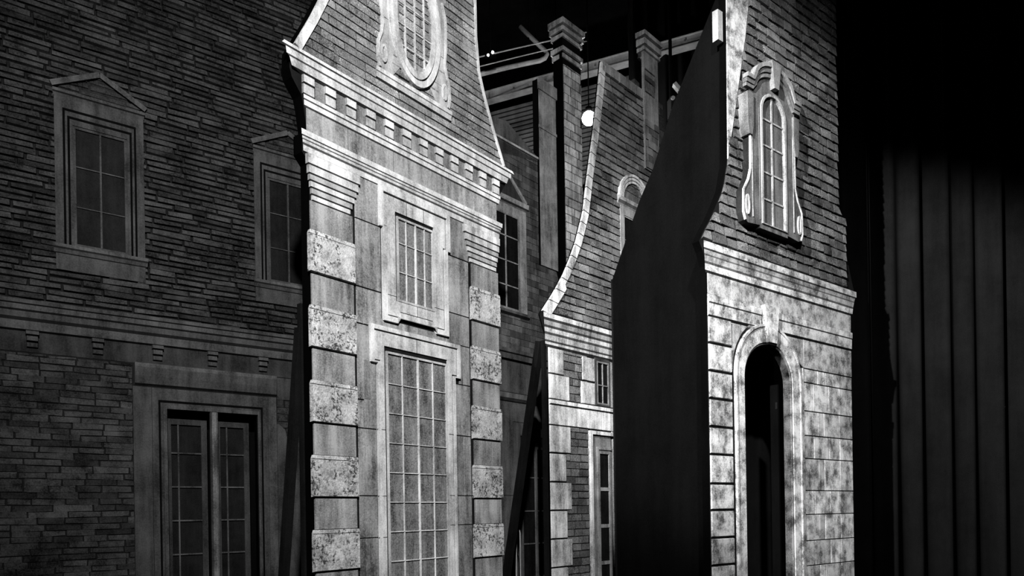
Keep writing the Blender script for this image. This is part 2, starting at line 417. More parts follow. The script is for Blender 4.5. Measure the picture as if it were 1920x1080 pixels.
    for sg in (-1, 1):
        pts = [(.30, 5.70), (.455, 5.72), (.475, 5.80), (.47, 5.95), (.43, 6.05), (.41, 6.15), (.43, 6.3), (.43, 6.6), (.38, 6.75), (.2, 6.85), (.2, 6.3), (.25, 6.0), (.18, 5.85)]
        sc = MB().ring([(oc+sg*a, b) for a, b in (pts if sg > 0 else pts[::-1])], [], 0, .018, .62).done('scroll_bracket', M['trim'], t)
        edge = [(.455, 5.72), (.475, 5.80), (.47, 5.95), (.43, 6.05), (.41, 6.15), (.43, 6.3), (.43, 6.6), (.38, 6.75)]
        MB().sweep([(oc+sg*a, b) for a, b in edge], .012, 0, .034).done('scroll_edge', M['trim'], sc)
        lp = [(oc+sg*(.405+.028*math.cos(i*math.pi/8)), 5.86+.075*math.sin(i*math.pi/8)) for i in range(16)]
        MB().sweep(lp, .009, 0, .034, closed=True).done('scroll_curl', M['trim'], sc)
    MB().mould(.775, 1.735, [(5.70, 0, 1), (5.695, .045, 1), (5.655, .046, .25), (5.648, .04, .85), (5.60, .035, .3), (5.59, 0, 1)], .5).done('roof_window_sill', M['trim'], t)
    return t
build_townhouse()

# ================================================================== dark brick house on the left (B)
def build_brick_house():
    t = thing('brick_house_flat', 'dark brick house front at far left with pedimented window and glazed door', 'stage flat', (B.x, B.y, 0), B.th)
    U0, U1 = -3.9, 1.2
    door = (-1.42, -.468, .02, 2.745)
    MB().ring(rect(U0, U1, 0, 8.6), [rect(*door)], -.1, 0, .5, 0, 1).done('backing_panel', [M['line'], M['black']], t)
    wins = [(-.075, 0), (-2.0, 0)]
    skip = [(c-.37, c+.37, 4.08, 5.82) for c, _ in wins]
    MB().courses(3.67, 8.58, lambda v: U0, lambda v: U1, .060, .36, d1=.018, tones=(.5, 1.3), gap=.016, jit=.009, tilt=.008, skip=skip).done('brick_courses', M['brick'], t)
    for c, _ in wins:
        w = MB().ring(rect(c-.395, c+.395, 4.05, 5.82), [rect(c-.24, c+.24, 4.305, 5.50)], 0, .032, .8).done('window_frame', M['darkwood'], t)
        MB().ring(rect(c-.325, c+.325, 4.305, 5.65), [rect(c-.305, c+.305, 4.30, 5.625)], .03, .0325).done('frame_groove', M['black'], w)
        MB().ring(rect(c-.285, c+.285, 4.305, 5.58), [rect(c-.265, c+.265, 4.30, 5.555)], .03, .0325).done('frame_groove', M['black'], w)
        MB().mould(c-.41, c+.41, [(4.30, 0, 1), (4.295, .045, 1.2), (4.265, .042, .3), (4.25, .03, .8), (4.215, .02, .2), (4.20, 0, 1)], .2, .022).done('window_sill', M['darkwood'], w)
        MB().mould(c-.40, c+.40, [(5.82, 0, 1), (5.815, .04, 1), (5.79, .035, .3), (5.78, .02, .8), (5.75, .01, .1), (5.74, 0, 1)], .2, .022).done('window_head', M['darkwood'], w)
        window(t, c-.24, c+.24, 4.305, 5.50, 2, [4.70, 5.10], M['darkpane'], M['darkwood'], frame=.025, bw=.014, mid=.02)
        p = MB().ring([(c-.40, 5.82), (c+.40, 5.82), (c, 6.05)], [], 0, .016, .55).done('pediment', M['brick'], t)
        for sg in (-1, 1):
            MB().sweep([(c, 6.075), (c+sg*.42, 5.855)], .026, 0, .05, 1.1).done('raking_moulding', M['darkwood'], p)
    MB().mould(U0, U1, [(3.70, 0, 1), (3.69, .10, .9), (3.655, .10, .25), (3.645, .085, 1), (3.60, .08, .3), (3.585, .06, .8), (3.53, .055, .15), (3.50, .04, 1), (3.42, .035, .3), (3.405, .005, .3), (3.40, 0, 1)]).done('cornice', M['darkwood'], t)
    MB().block(U0, U1, 3.21, 3.41, 0, .005, tone=.45).done('frieze', M['darkwood'], t)
    for k in range(7):
        u = .15 - .55*k
        b = MB().block(u-.055, u+.055, 3.37, 3.41, 0, .06, .004).block(u-.05, u+.05, 3.31, 3.365, 0, .045, .006).block(u-.05, u+.05, 3.25, 3.305, 0, .03, .008, .8)
        b.done('cornice_bracket', M['darkwood'], t)
    MB().mould(-1.72, -.25, [(3.22, 0, 1), (3.21, .05, 1.15), (3.17, .05, .9), (3.08, .035, .7), (3.0, .03, .3), (2.98, 0, 1)]).done('lintel_board', M['darkwood'], t)
    fr = MB().ring(rect(-1.56, -.35, .0, 2.965), [rect(-1.42, -.468, .01, 2.745)], 0, .02, .8).done('door_frame', M['darkwood'], t)
    MB().ring(rect(-1.50, -.41, .005, 2.84), [rect(-1.48, -.43, .007, 2.815)], .018, .0215).done('frame_groove', M['black'], fr)
    MB().ring(rect(-1.455, -.452, .005, 2.79), [rect(-1.42, -.468, .007, 2.75)], .018, .035).done('frame_bead', M['darkwood'], fr)
    MB().upright(.0, 2.745, [(-.985, 0, 1), (-.985, .03, .6), (-.968, .035, 2.2), (-.925, .045, 2.0), (-.905, .03, .5), (-.905, 0, 1)]).done('mullion_post', M['darkwood'], t)['label'] = 'lighter post between the two door leaves'
    for a, b in ((-.895, -.545), (-1.40, -1.0)):
        f = MB().ring(rect(a, b, .02, 2.66), [rect(a+.035, b-.06, .3, 2.60)], -.10, -.06, .55).done('door_leaf', M['darkwood'], t)
        MB().block(a+.03, b-.05, .28, 2.62, -.09, -.085).done('pane', M['darkpane'], f)
        g = MB(); g.block(a+.10, a+.114, .3, 2.6, -.09, -.065)
        for k in range(6): g.block(a+.03, b-.05, 2.285-.365*k, 2.30-.365*k, -.09, -.066)
        g.done('glazing_bars', M['darkwood'], f)
    MB().block(-1.6, -.3, 0, 3.0, -.34, -.30).done('masking_board', M['black'], t)
    MB().block(-.348, -.249, 0, 2.97, 0, .02, .003).done('stone_strip', M['darkwood'], t)
    # broken plaster with the bricks showing through
    edge = [(-.245, 0), (U1, 0), (U1, 2.3), (.12, 2.35), (-.02, 2.42), (-.06, 2.50), (-.13, 2.52), (-.15, 2.60), (-.22, 2.66), (-.245, 2.66)]
    MB().ring(edge, [], 0, .014, .8).done('plaster', M['darkwood'], t)
    MB().ring([(-.235, 2.99), (-.2, 2.96), (-.05, 2.98), (.1, 2.95), (U1, 2.97), (U1, 3.2), (-.235, 3.2)], [], 0, .012, .6).done('plaster', M['darkwood'], t)
    MB().courses(2.30, 2.99, lambda v: -.245, lambda v: .5, .078, .2, d1=.010, tones=(.6, 1.2), gap=.012, jit=.008).done('exposed_bricks', M['brick'], t)
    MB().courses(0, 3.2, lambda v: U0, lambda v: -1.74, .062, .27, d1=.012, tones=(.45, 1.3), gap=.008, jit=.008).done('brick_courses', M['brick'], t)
    MB().block(-1.74, -1.56, 0, 2.97, 0, .014, .003, .8).done('plaster', M['darkwood'], t)
build_brick_house()

# ================================================================== grey house behind, between the two bright ones (E)
def build_grey_house():
    t = thing('grey_house_flat', 'shadowy grey house front seen in the gap right of the pale stone townhouse', 'stage flat', (E.x, E.y, 0), E.th)
    out = [(-1.7, 0), (1.6, 0), (1.6, 5.1), (1.46, 5.5), (1.40, 6.6), (1.10, 7.12), (.30, 7.43), (-.07, 7.36), (-.6, 7.25), (-1.7, 6.6)]
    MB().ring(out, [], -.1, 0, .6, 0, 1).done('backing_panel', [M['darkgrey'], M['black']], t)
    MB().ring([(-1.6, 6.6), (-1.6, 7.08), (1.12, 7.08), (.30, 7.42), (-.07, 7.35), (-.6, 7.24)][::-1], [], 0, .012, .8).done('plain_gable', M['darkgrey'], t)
    MB().mould(-1.6, 1.12, [(7.14, 0, 1), (7.13, .03, 1.3), (7.10, .03, .2), (7.08, 0, 1)]).done('ridge_moulding', M['midgrey'], t)
    rt = lerp([(4.0, 1.58), (5.1, 1.58), (5.5, 1.44), (6.6, 1.38), (7.12, 1.09)])
    MB().courses(4.02, 7.07, lambda v: -1.6, rt, .095, .26, d1=.010, tones=(.4, 1.3), gap=.006, skip=[(-.5, .67, 4.62, 6.15), (1.04, 1.475, 5.45, 8)]).done('roof_slates', M['darkgrey'], t)
    c = .085
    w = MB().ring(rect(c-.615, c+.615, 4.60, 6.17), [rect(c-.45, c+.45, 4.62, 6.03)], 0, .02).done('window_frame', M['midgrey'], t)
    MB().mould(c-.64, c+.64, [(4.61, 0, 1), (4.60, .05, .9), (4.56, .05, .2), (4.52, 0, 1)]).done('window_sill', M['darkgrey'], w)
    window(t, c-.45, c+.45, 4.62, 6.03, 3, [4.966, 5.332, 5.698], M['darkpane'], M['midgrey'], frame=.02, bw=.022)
    p = MB().ring([(c-.62, 6.26), (c+.60, 6.26), (c, 6.80)], [], 0, .02, .25).done('pediment', M['darkgrey'], t)
    MB().mould(c-.66, c+.66, [(6.29, 0, 1), (6.285, .05, 1.2), (6.22, .04, .3), (6.20, 0, 1)]).done('window_head', M['midgrey'], p)
    for sg in (-1, 1): MB().sweep([(c, 6.80), (c+sg*.62, 6.30)], .02, 0, .04).done('raking_moulding', M['midgrey'], p)
    # smooth chimney stack
    k = MB().block(1.040, 1.475, 5.455, 8.36, .0, .035, .004).done('chimney', [M['midgrey']], t)
    MB().block(1.015, 1.495, 8.20, 8.40, -.03, .055, .008, 1).done('chimney_cap', M['midgrey'], k)
    MB().block(1.025, 1.487, 7.60, 7.66, -.03, .05, .01, 1.1).done('chimney_band', M['midgrey'], k)
    MB().block(1.015, 1.039, 5.455, 8.36, -.07, .030).done('chimney_side', M['black'], k)
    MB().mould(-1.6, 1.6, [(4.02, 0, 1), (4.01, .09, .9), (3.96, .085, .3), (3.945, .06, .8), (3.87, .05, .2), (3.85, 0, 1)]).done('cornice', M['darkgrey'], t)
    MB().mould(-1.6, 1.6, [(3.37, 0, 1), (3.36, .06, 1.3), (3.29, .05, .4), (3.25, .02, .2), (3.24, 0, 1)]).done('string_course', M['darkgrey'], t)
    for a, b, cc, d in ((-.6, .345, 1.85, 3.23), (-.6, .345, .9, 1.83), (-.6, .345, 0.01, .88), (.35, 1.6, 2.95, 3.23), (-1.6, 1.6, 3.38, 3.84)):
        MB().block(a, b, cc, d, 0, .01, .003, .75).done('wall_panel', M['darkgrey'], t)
    f = MB().ring(rect(.36, 1.33, .01, 2.94), [rect(.48, 1.21, .02, 2.75)], 0, .03, .7).done('door_frame', M['darkgrey'], t)
    window(t, .49, 1.20, .03, 2.6, 2, [.6, 1.11, 1.61, 2.12], M['darkpane'], M['darkgrey'], frame=.04, bw=.02, mid=.05, name='door')
    MB().block(.49, 1.20, 2.6, 2.74, 0, .008).done('transom_panel', M['line'], f)
build_grey_house()

# ================================================================== house with the sweeping roof (C)
def build_swept_house():
    t = thing('swept_roof_house_flat', 'narrow brick house front whose tall slated roof sweeps up in a curve, in the middle', 'stage flat', (C.x, C.y, 0), C.th)
    ed = [(4.07, -.115), (4.38, .14), (4.65, .335), (4.88, .466), (5.14, .60), (5.56, .755), (6.125, .87), (6.71, 1.005), (7.18, 1.10), (7.76, 1.20)]
    le = lerp(ed)
    out = [(.03, 0), (2.612, 0), (2.612, 7.76)] + [(u, v) for v, u in reversed(ed)] + [(-.13, 4.04), (-.05, 3.86), (.03, 3.68)]
    MB().ring(out, [], -.018, 0, .6, 0, 1).done('backing_panel', [M['line'], M['black']], t)
    skip = [(2.225, 2.605, 6.6, 8.6), (1.62, 2.30, 5.05, 5.9), (1.58, 2.33, 5.9, 6.1)]
    MB().courses(4.10, 7.62, lambda v: le(v)+.11, lambda v: 2.60, .098, .27, d1=.012, tones=(.5, 1.25), gap=.013, jit=.007, tilt=.010, skip=skip).done('roof_slates', M['tile'], t)
    for i in range(22):
        a, b = 4.09 + 3.66*i/22, 4.09 + 3.66*(i+1)/22 - .012
        h = MB(); n = 3; pts = [a + (b-a)*k/n for k in range(n+1)]
        h.ring([(le(v)+.002, v) for v in pts][::-1] + [(le(v)+.105 + (.06 if v < 4.5 else 0), v-.02) for v in pts], [], 0, .03, random.uniform(.8, 1.1))
        h.done('hip_tile', M['greystone'], t)
    for i in range(5):
        MB().block(1.22 + .2*i, 1.41 + .2*i, 7.63, 7.77, 0, .03, .004, random.uniform(.6, 1)).done('coping_stone', M['midgrey'], t)
    ch = MB().block(2.225, 2.605, 6.62, 8.50, 0, .04, .003, .9).done('chimney', M['midgrey'], t)
    MB().courses(6.64, 7.35, lambda v: 2.24, lambda v: 2.59, .1, .2, d0=.04, d1=.05, tones=(.3, .8), gap=.006).done('chimney_bricks', M['midgrey'], ch)
    MB().courses(7.75, 8.1, lambda v: 2.24, lambda v: 2.50, .08, .16, d0=.04, d1=.05, tones=(.3, .8), gap=.008).done('chimney_bricks', M['midgrey'], ch)
    for a, b, x in ((8.34, 8.40, .03), (8.42, 8.52, .045), (8.54, 8.62, .06)):
        MB().block(2.225-x, 2.605+x, a, b, -.06, .04+x, .01, 1.3).done('chimney_cap', M['midgrey'], ch)
    # arched roof window, mostly behind the black masking wall
    cu, cv, r0 = 1.955, 5.93, .40
    arc = lambda r, n=18: [(cu + r*math.cos(math.pi*i/n), cv + .06 + r*1.05*math.sin(math.pi*i/n)) for i in range(n+1)]
    w = MB()
    for r1, r2, d1, tn in ((.41, .375, .05, 1.2), (.365, .33, .045, 1), (.32, .29, .04, 1.1)):
        w.ring(arc(r1) + arc(r2)[::-1], [], 0, d1, tn)
    w = w.done('arched_window_hood', M['greystone'], t)
    MB().ring(arc(.41), [], 0, .012, .5).done('hood_panel', M['midgrey'], w)
    MB().mould(cu-.42, cu+.42, [(6.03, 0, 1), (6.02, .05, 1.2), (5.97, .045, .3), (5.93, .03, 1), (5.88, 0, 1)]).done('window_head', M['midgrey'], w)
    MB().ring(rect(cu-.36, cu+.36, 5.05, 5.9), [rect(cu-.27, cu+.27, 5.1, 5.78)], 0, .03).done('window_frame', M['midgrey'], t)
    window(t, cu-.27, cu+.27, 5.1, 5.78, 2, [5.44], M['darkpane'], M['midgrey'])
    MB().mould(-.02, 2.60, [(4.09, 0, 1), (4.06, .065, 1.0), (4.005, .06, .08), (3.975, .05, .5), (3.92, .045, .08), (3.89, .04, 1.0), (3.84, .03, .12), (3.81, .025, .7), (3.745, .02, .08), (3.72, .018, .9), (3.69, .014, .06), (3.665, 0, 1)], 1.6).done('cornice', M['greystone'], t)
    MB().mould(.02, 2.60, [(3.01, 0, 1), (3.0, .04, 1.25), (2.955, .035, .2), (2.94, 0, 1)]).done('string_course', M['greystone'], t)
    for a, b in ((.02, .79), (.795, 1.1), (1.105, 2.60)):
        MB().block(a, b, 2.695, 2.94, 0, .018, .003).done('frieze_panel', M['greystone'], t)
    tops = [(3.34, 3.665, .30), (3.02, 3.335, .41), (2.345, 2.69, .42), (1.98, 2.335, .32), (1.62, 1.97, .42), (1.26, 1.61, .33), (.9, 1.25, .42), (.54, .89, .33), (.02, .53, .42)]
    for a, b, u in tops:
        MB().block(.022, u, a, b-.008, 0, .022, .005, random.uniform(.85, 1.1)).done('quoin_block', M['greystone'], t)
    MB().courses(3.02, 3.66, lambda v: .31, lambda v: .8, .098, .22, d1=.010, tones=(.45, 1.3), gap=.014, jit=.004).done('brick_courses', M['tile'], t)
    MB().courses(.02, 2.69, lambda v: .34, lambda v: .805, .098, .22, d1=.010, tones=(.4, 1.0), gap=.014, jit=.004).done('brick_courses', M['tile'], t)
    for a, b, c, d in ((.69, .95, 3.33, 3.64), (.66, .95, 3.02, 3.31), (1.30, 2.60, 3.02, 3.65), (1.32, 2.60, .02, 2.69)):
        MB().block(a, b, c, d, 0, .020, .005, .8).done('wall_block', M['greystone'], t)
    MB().ring(rect(.965, 1.30, 3.02, 3.66), [rect(1.0, 1.27, 3.04, 3.62)], 0, .02, .4).done('window_frame', M['darkgrey'], t)
    window(t, 1.0, 1.27, 3.04, 3.62, 2, [3.3], M['darkpane'], M['midgrey'], bw=.02)
    f = MB().ring(rect(.89, 1.32, .02, 2.66), [rect(1.005, 1.27, .1, 2.40)], 0, .016, .8).done('door_frame', M['midgrey'], t)
    MB().ring([(.81, .02), (.855, .02), (.855, 2.62), (1.32, 2.62), (1.32, 2.668), (.81, 2.668)], [], 0, .045, 1).done('frame_border', M['greystone'], f)
    MB().ring([(.965, .05), (1.0, .05), (1.0, 2.425), (1.29, 2.425), (1.29, 2.46), (.965, 2.46)], [], 0, .03, 1).done('frame_bead', M['midgrey'], f)
    window(t, 1.005, 1.27, .1, 2.40, 1, [.4, .89, 1.39, 1.89], M['darkpane'], M['midgrey'], frame=.03, bw=.05, name='door')
build_swept_house()

# ================================================================== house with the arched doorway (D)
DW = 2.95
def build_arched_house():
    t = thing('arched_door_house_flat', 'house front at right with an open arched doorway and scrolled roof dormer', 'stage flat', (D.x, D.y, 0), D.th)
    dc = 1.088
    def arch(hw, spring, rise, bottom=.01, n=24):
        return [(dc-hw, bottom)] + [(dc - hw*math.cos(math.pi*i/n), spring + rise*math.sin(math.pi*i/n)) for i in range(n+1)] + [(dc+hw, bottom)]
    ed = [(4.37, -.10), (4.5, -.02), (4.62, .07), (4.79, .18), (5.0, .30), (5.34, .395), (6.6, .415), (8.4, .43)]
    le = lerp(ed)
    out = [(.0, 0), (DW, 0), (DW, 4.08), (DW+.12, 4.37), (DW-.15, 5.0), (DW-.25, 5.5), (DW-.25, 8.4)] + [(u, v) for v, u in reversed(ed)] + [(-.04, 4.28), (.02, 4.14), (.02, 4.0)]
    op = arch(.452, 3.04, .405, .012)
    MB().ring(out, [op], -.09, 0, .6, 0, 1).done('backing_panel', [M['line'], M['black']], t)
    strip = lerp([(4.3, -1), (5.55, .40), (5.72, .50), (6.79, .755), (8.4, 1.05)])
    MB().courses(4.40, 8.38, lambda v: max(le(v)+.012, strip(v)), lambda v: DW-.27 if v > 5.4 else DW-.1, .112, .205, d1=.014, tones=(.5, 1.2), gap=.013, jit=.010, tilt=.012,
                 skip=[(.9, 1.4, 4.85, 6.2)]).done('roof_shingles', M['shingle'], t)
    MB().ring([(.40, 5.36), (.415, 6.6), (.43, 8.36), (1.02, 8.36), (.745, 6.79), (.49, 5.72)][::-1], [], 0, .012, .8).done('hip_wedge', M['blotchy'], t)['label'] = 'pale tapering wedge along the roof edge'  # paler wedge narrowing downwards along the roof edge
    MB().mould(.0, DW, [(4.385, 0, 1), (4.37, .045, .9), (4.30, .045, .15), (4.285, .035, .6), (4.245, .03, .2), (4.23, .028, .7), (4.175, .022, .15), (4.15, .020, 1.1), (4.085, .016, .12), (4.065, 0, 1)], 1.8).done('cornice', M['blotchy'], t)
    for a, b in ((.025, .42), (.428, 1.80), (1.808, DW)):
        MB().block(a, b, 3.845, 4.062, 0, .008, .002, .7).done('frieze_stone', M['blotchy'], t)
    for a, b in ((.02, .958), (1.262, DW)):
        MB().mould(a, b, [(3.845, 0, 1), (3.835, .028, 1), (3.765, .026, .12), (3.75, .02, .9), (3.63, .016, .1), (3.615, 0, 1)]).done('string_course', M['blotchy'], t)
    tops = [3.61, 3.325, 3.035, 2.745, 2.45, 2.16, 1.853, 1.575, 1.285, .995, .705, .415, .125]
    for a, b in zip(tops, tops[1:]):
        MB().block(.018, .398, b+.022, a, 0, .022, .006, random.uniform(.75, 1.1)).done('quoin_block', M['blotchy'], t)
    MB().block(.012, .412, .02, 3.61, 0, .004).done('joint_backing', M['line'], t)
    # moulded arch surround with keystone
    s = MB().ring(arch(.452+.022, 3.04, .43, .013)[::-1] and (arch(.615, 3.07, .575, .013)[::-1] + arch(.475, 3.04, .43, .013)), [], 0, .026, 1).done('arch_surround', M['blotchy'], t)
    MB().ring(arch(.665, 3.08, .625, .014)[::-1] + arch(.64, 3.075, .60, .014), [], 0, .006).done('surround_groove', M['line'], s)
    MB().ring(arch(.64, 3.075, .60, .014)[::-1] + arch(.615, 3.07, .575, .014), [], 0, .038, 1).done('surround_border', M['blotchy'], s)
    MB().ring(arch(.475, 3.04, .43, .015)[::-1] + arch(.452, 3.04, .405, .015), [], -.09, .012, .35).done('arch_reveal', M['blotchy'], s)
    MB().ring([(1.035, 3.465), (1.195, 3.465), (1.255, 3.875), (.965, 3.875)], [], 0, .06, 1).done('keystone', M['blotchy'], t)
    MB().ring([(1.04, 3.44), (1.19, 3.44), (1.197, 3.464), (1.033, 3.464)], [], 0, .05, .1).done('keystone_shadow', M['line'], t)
    # spandrels and the stones right of the arch
    n = 24
    sp = [(.43, 3.08), (.43, 3.60), (.955, 3.60)]
    arcL = [p for p in arch(.67, 3.08, .63) if p[0] < .95 and p[1] > 3.0]
    MB().ring([(.425, 3.08)] + arcL[1:] + [(.955, 3.60), (.425, 3.60)], [], 0, .008, .6).done('spandrel', M['blotchy'], t)
    arcR = [p for p in arch(.67, 3.08, .63) if p[0] > 1.27 and p[1] > 3.25]
    MB().ring([(1.268, 3.60)] + arcR + [(1.82, 3.27), (1.82, 3.60)], [], 0, .008, .6).done('spandrel', M['blotchy'], t)
    MB().block(1.828, DW, 3.27, 3.605, 0, .008, .002, .75).done('wall_stone', M['blotchy'], t)
    rows = [3.262, 3.095, 2.755, 2.461, 2.185, 1.80, 1.514, 1.2, .9, .6, .3, .02]
    for i, (a, b) in enumerate(zip(rows, rows[1:])):
        cuts = [1.80, 1.80 + (.22 if i % 2 else .32), 2.25 + (.12 if i % 2 else 0), 2.62, DW-.01]
        for p, q in zip(cuts, cuts[1:]):
            MB().block(p+.004, q-.004, b+.005, a-.005, 0, .012, .003, random.uniform(.55, 1.15)).done('wall_stone', M['blotchy'], t)
    MB().block(1.78, 1.80, .02, 3.26, 0, .02, .002, 1).done('wall_bead', M['blotchy'], t)
    # the scrolled dormer window, cut out and stood off the roof
    c = 1.24; DD = .09
    hw = [(4.78, .49), (4.80, .54), (4.88, .575), (5.12, .565), (5.25, .48), (5.38, .435), (6.0, .425)]
    body = [(c-w_, v) for v, w_ in hw] + [(c-.45, 6.12), (c-.45, 6.25)]
    def hood(r, base, off=0): return [(c - r*math.cos(math.pi*i/16), base + (r*.62+off)*math.sin(math.pi*i/16)) for i in range(17)]
    outl = [(c-w_, v) for v, w_ in hw] + [(c-.44, 6.12), (c-.44, 6.24)] + hood(.36, 6.30)
    outl += [(c+.44, 6.24), (c+.44, 6.12)] + [(c+w_, v) for v, w_ in reversed(hw)] + [(c+.27, 4.80), (c+.27, 4.77), (c-.27, 4.77), (c-.27, 4.80)]
    oph = [(c-.225, 4.83), (c+.235, 4.83)] + [(c + .235*math.cos(math.pi*i/14), 6.10 + .20*math.sin(math.pi*i/14)) for i in range(15)]
    oph = [(c-.225, 4.83), (c+.235, 4.83)] + [(c+.005 + .23*math.cos(math.pi*i/14), 6.08 + .22*math.sin(math.pi*i/14)) for i in range(15)]
    w = MB().ring(outl[::-1], [oph], 0, DD+.02, .75, side=.12).done('dormer', M['dormer'], t); w.location = (-.15, 0, -.09)  # dormer shifted left and down by a scaling about the camera, cancelling stand-off parallax
    MB().ring(oph, [], 0, DD, 1).done('pane', M['darkgrey'], w)
    g = MB().block(c-.010, c+.016, 4.84, 6.29, DD, DD+.014, .002)
    for v in (5.12, 5.42, 5.72, 6.01): g.block(c-.22, c+.23, v-.011, v+.011, DD, DD+.012, .002)
    g.done('glazing_bars', M['dormerlight'], w)
    MB().sweep([(p[0], p[1]) for p in oph], .016, DD, DD+.035, 1, True).done('window_bead', M['dormerlight'], w)
    for x in (-.265, -.40, .265, .40):
        MB().block(c+x-.008, c+x+.008, 4.86, 6.1, DD+.01, DD+.028, .002, .9 if abs(x) > .3 else .3).done('frame_moulding', M['dormerlight'], w)
    hp = lambda r: [(c-.52, 6.335), (c-.40, 6.335)] + hood(r, 6.36)[1:-1] + [(c+.40, 6.335), (c+.52, 6.335)]
    for k, (r, dy, wd, dep, tn) in enumerate(((.37, .02, .022, .07, 1.5), (.36, -.03, .022, .055, .8), (.345, -.075, .018, .045, 1.1))):
        MB().sweep([(x, y+dy) for x, y in hp(r)], wd, DD, DD+dep, tn).done('hood_moulding', M['dormer'], w)
    MB().ring([(c-.035, 6.36), (c+.045, 6.36), (c+.10, 6.66), (c-.08, 6.66)], [], DD, DD+.08, 1.2).done('keystone', M['dormer'], w)
    for sg in (-1, 1):
        MB().ring([(c+sg*.39, 6.19), (c+sg*.50, 6.19), (c+sg*.495, 5.85), (c+sg*.47, 5.74), (c+sg*.42, 5.74), (c+sg*.395, 5.85)][::sg], [], 0, DD+.045, .9).done('side_corbel', M['dormer'], w)
        MB().sweep([(c+sg*w_, v) for v, w_ in hw[1:]], .009, DD+.01, DD+.030, 1.6).done('scroll_edge', M['dormerlight'], w)
        lp = [(c+sg*(.505+.028*math.cos(i*math.pi/8)), 4.97+.10*math.sin(i*math.pi/8)) for i in range(16)]
        MB().sweep(lp, .010, DD, DD+.036, 1.3, True).done('scroll_curl', M['dormerlight'], w)
    # a door leaf folded back inside
    f = MB().block(1.44, 1.47, .03, 3.05, -.20, -.10, .002).done('door_leaf', M['black'], t)
    MB().block(1.434, 1.44, 2.76, 2.84, -.13, -.105).done('door_hinge', M['timber'], f)
    MB().block(.30, .39, 6.62, 6.95, -.09, -.02, .004, .8).done('wooden_block', M['metal'], t)
build_arched_house()

# black masking wall standing back from the left edge of D
sp_ = D.world(.47, .10)
SW = Plane(sp_.x, sp_.y, D.th + math.pi/2)
tops = [SW.at(x, y) for x, y in ((1150, 525), (1163, 487), (1200, 380), (1227, 316), (1262, 203), (1313, 76))]
uL = tops[0][0]
dv = (tops[-1][1]-tops[-2][1])/(tops[-1][0]-tops[-2][0])
topend = (.01, tops[-1][1] + dv*(.01 - tops[-1][0]))
m_ = thing('masking_wall', 'tall black sloping-topped masking wall between the sweeping roof house and the arched doorway house', 'stage flat', (SW.x, SW.y, 0), SW.th)
MB().ring([(.01, 0), (.01, topend[1])] + [(a, b) for a, b in reversed(tops)] + [(uL, 0)], [], -.02, .02).done('masking_panel', M['black'], m_)
MB().bar((uL, .01, 0), (uL, tops[0][1], 0), .02, .07).done('edge_batten', M['timber'], m_)
st = [SW.at(x, y) for x, y in ((1258, 375), (1320, 512))]
MB().ring([(.012, 4.0), (.012, 6.9), (st[0][0], st[0][1]), (st[1][0], st[1][1])], [], .02, .03, 1.5).done('gusset_panel', M['black'], m_)['label'] = 'slightly paler triangular panel'

# black board added behind the arched doorway to keep its opening black
q = D.world(.62, 1.3)
tag(MB().block(.0, 2.6, 0, 4.25, -.02, .02).done('masking_board', M['cloth']), 'added black board that keeps the arched doorway dark', 'stage flat')
o = bpy.data.objects['masking_board.001'] if 'masking_board.001' in bpy.data.objects else bpy.data.objects['masking_board']
o.location = q; o.rotation_euler = (0, 0, D.th)

# ================================================================== brick chimney standing behind C
P1 = plane(1068, 12.3, 2260)
t = thing('chimney_flat', 'tall brick chimney stack with a black side, left of the sweeping roof edge', 'stage flat', (P1.x, P1.y, 0), P1.th)
w1 = P1.at(1090, 200)[0]
vt = lambda y: P1.at(1060, y)[1]
MB().block(0, w1, 0, vt(62), -.20, 0, 0, .5, 1).done('stack_panel', M['line'], t)
MB().block(-.012, -.001, 0, vt(62), -.20, .0).done('stack_side', M['black'], t)['label'] = 'black side board'
MB().courses(.02, vt(122), lambda v: .012, lambda v: w1-.012, .15, .30, d1=.012, tones=(.7, 1.4), gap=.020, jit=.005).done('brick_courses', M['greystone'], t)
for a, b, x in ((vt(112), vt(102), .02), (vt(100), vt(90), .035), (vt(75), vt(66), .03), (vt(64), vt(54), .05), (vt(52), vt(40), .065)):
    MB().block(-x, w1+x, a, b, -.2-x, x, .012, 1).done('chimney_cap', M['greystone'], t)

P2 = plane(1242, 11.6, 2260)
pts = [P2.at(x, y) for x, y in ((1231, 189), (1242, 198), (1246, 248), (1250, 305))]
t = thing('roof_flat', 'dark steep roof edge just right of the painted chimney on the sweeping roof', 'stage flat', (P2.x, P2.y, 0), P2.th)
MB().ring([(-.6, 0), (pts[3][0]+.1, 0), pts[3], pts[2], pts[1], pts[0], (-.6, pts[0][1]+.1)], [], -.08, 0, .4).done('roof_panel', M['tile'], t)
rf = lerp([(5, pts[3][0])] + [(p[1], p[0]) for p in reversed(pts[1:])])
MB().courses(5, pts[1][1], lambda v: -.55, lambda v: rf(v)-.02, .12, .25, d1=.012, tones=(.2, .6)).done('roof_slates', M['tile'], t)

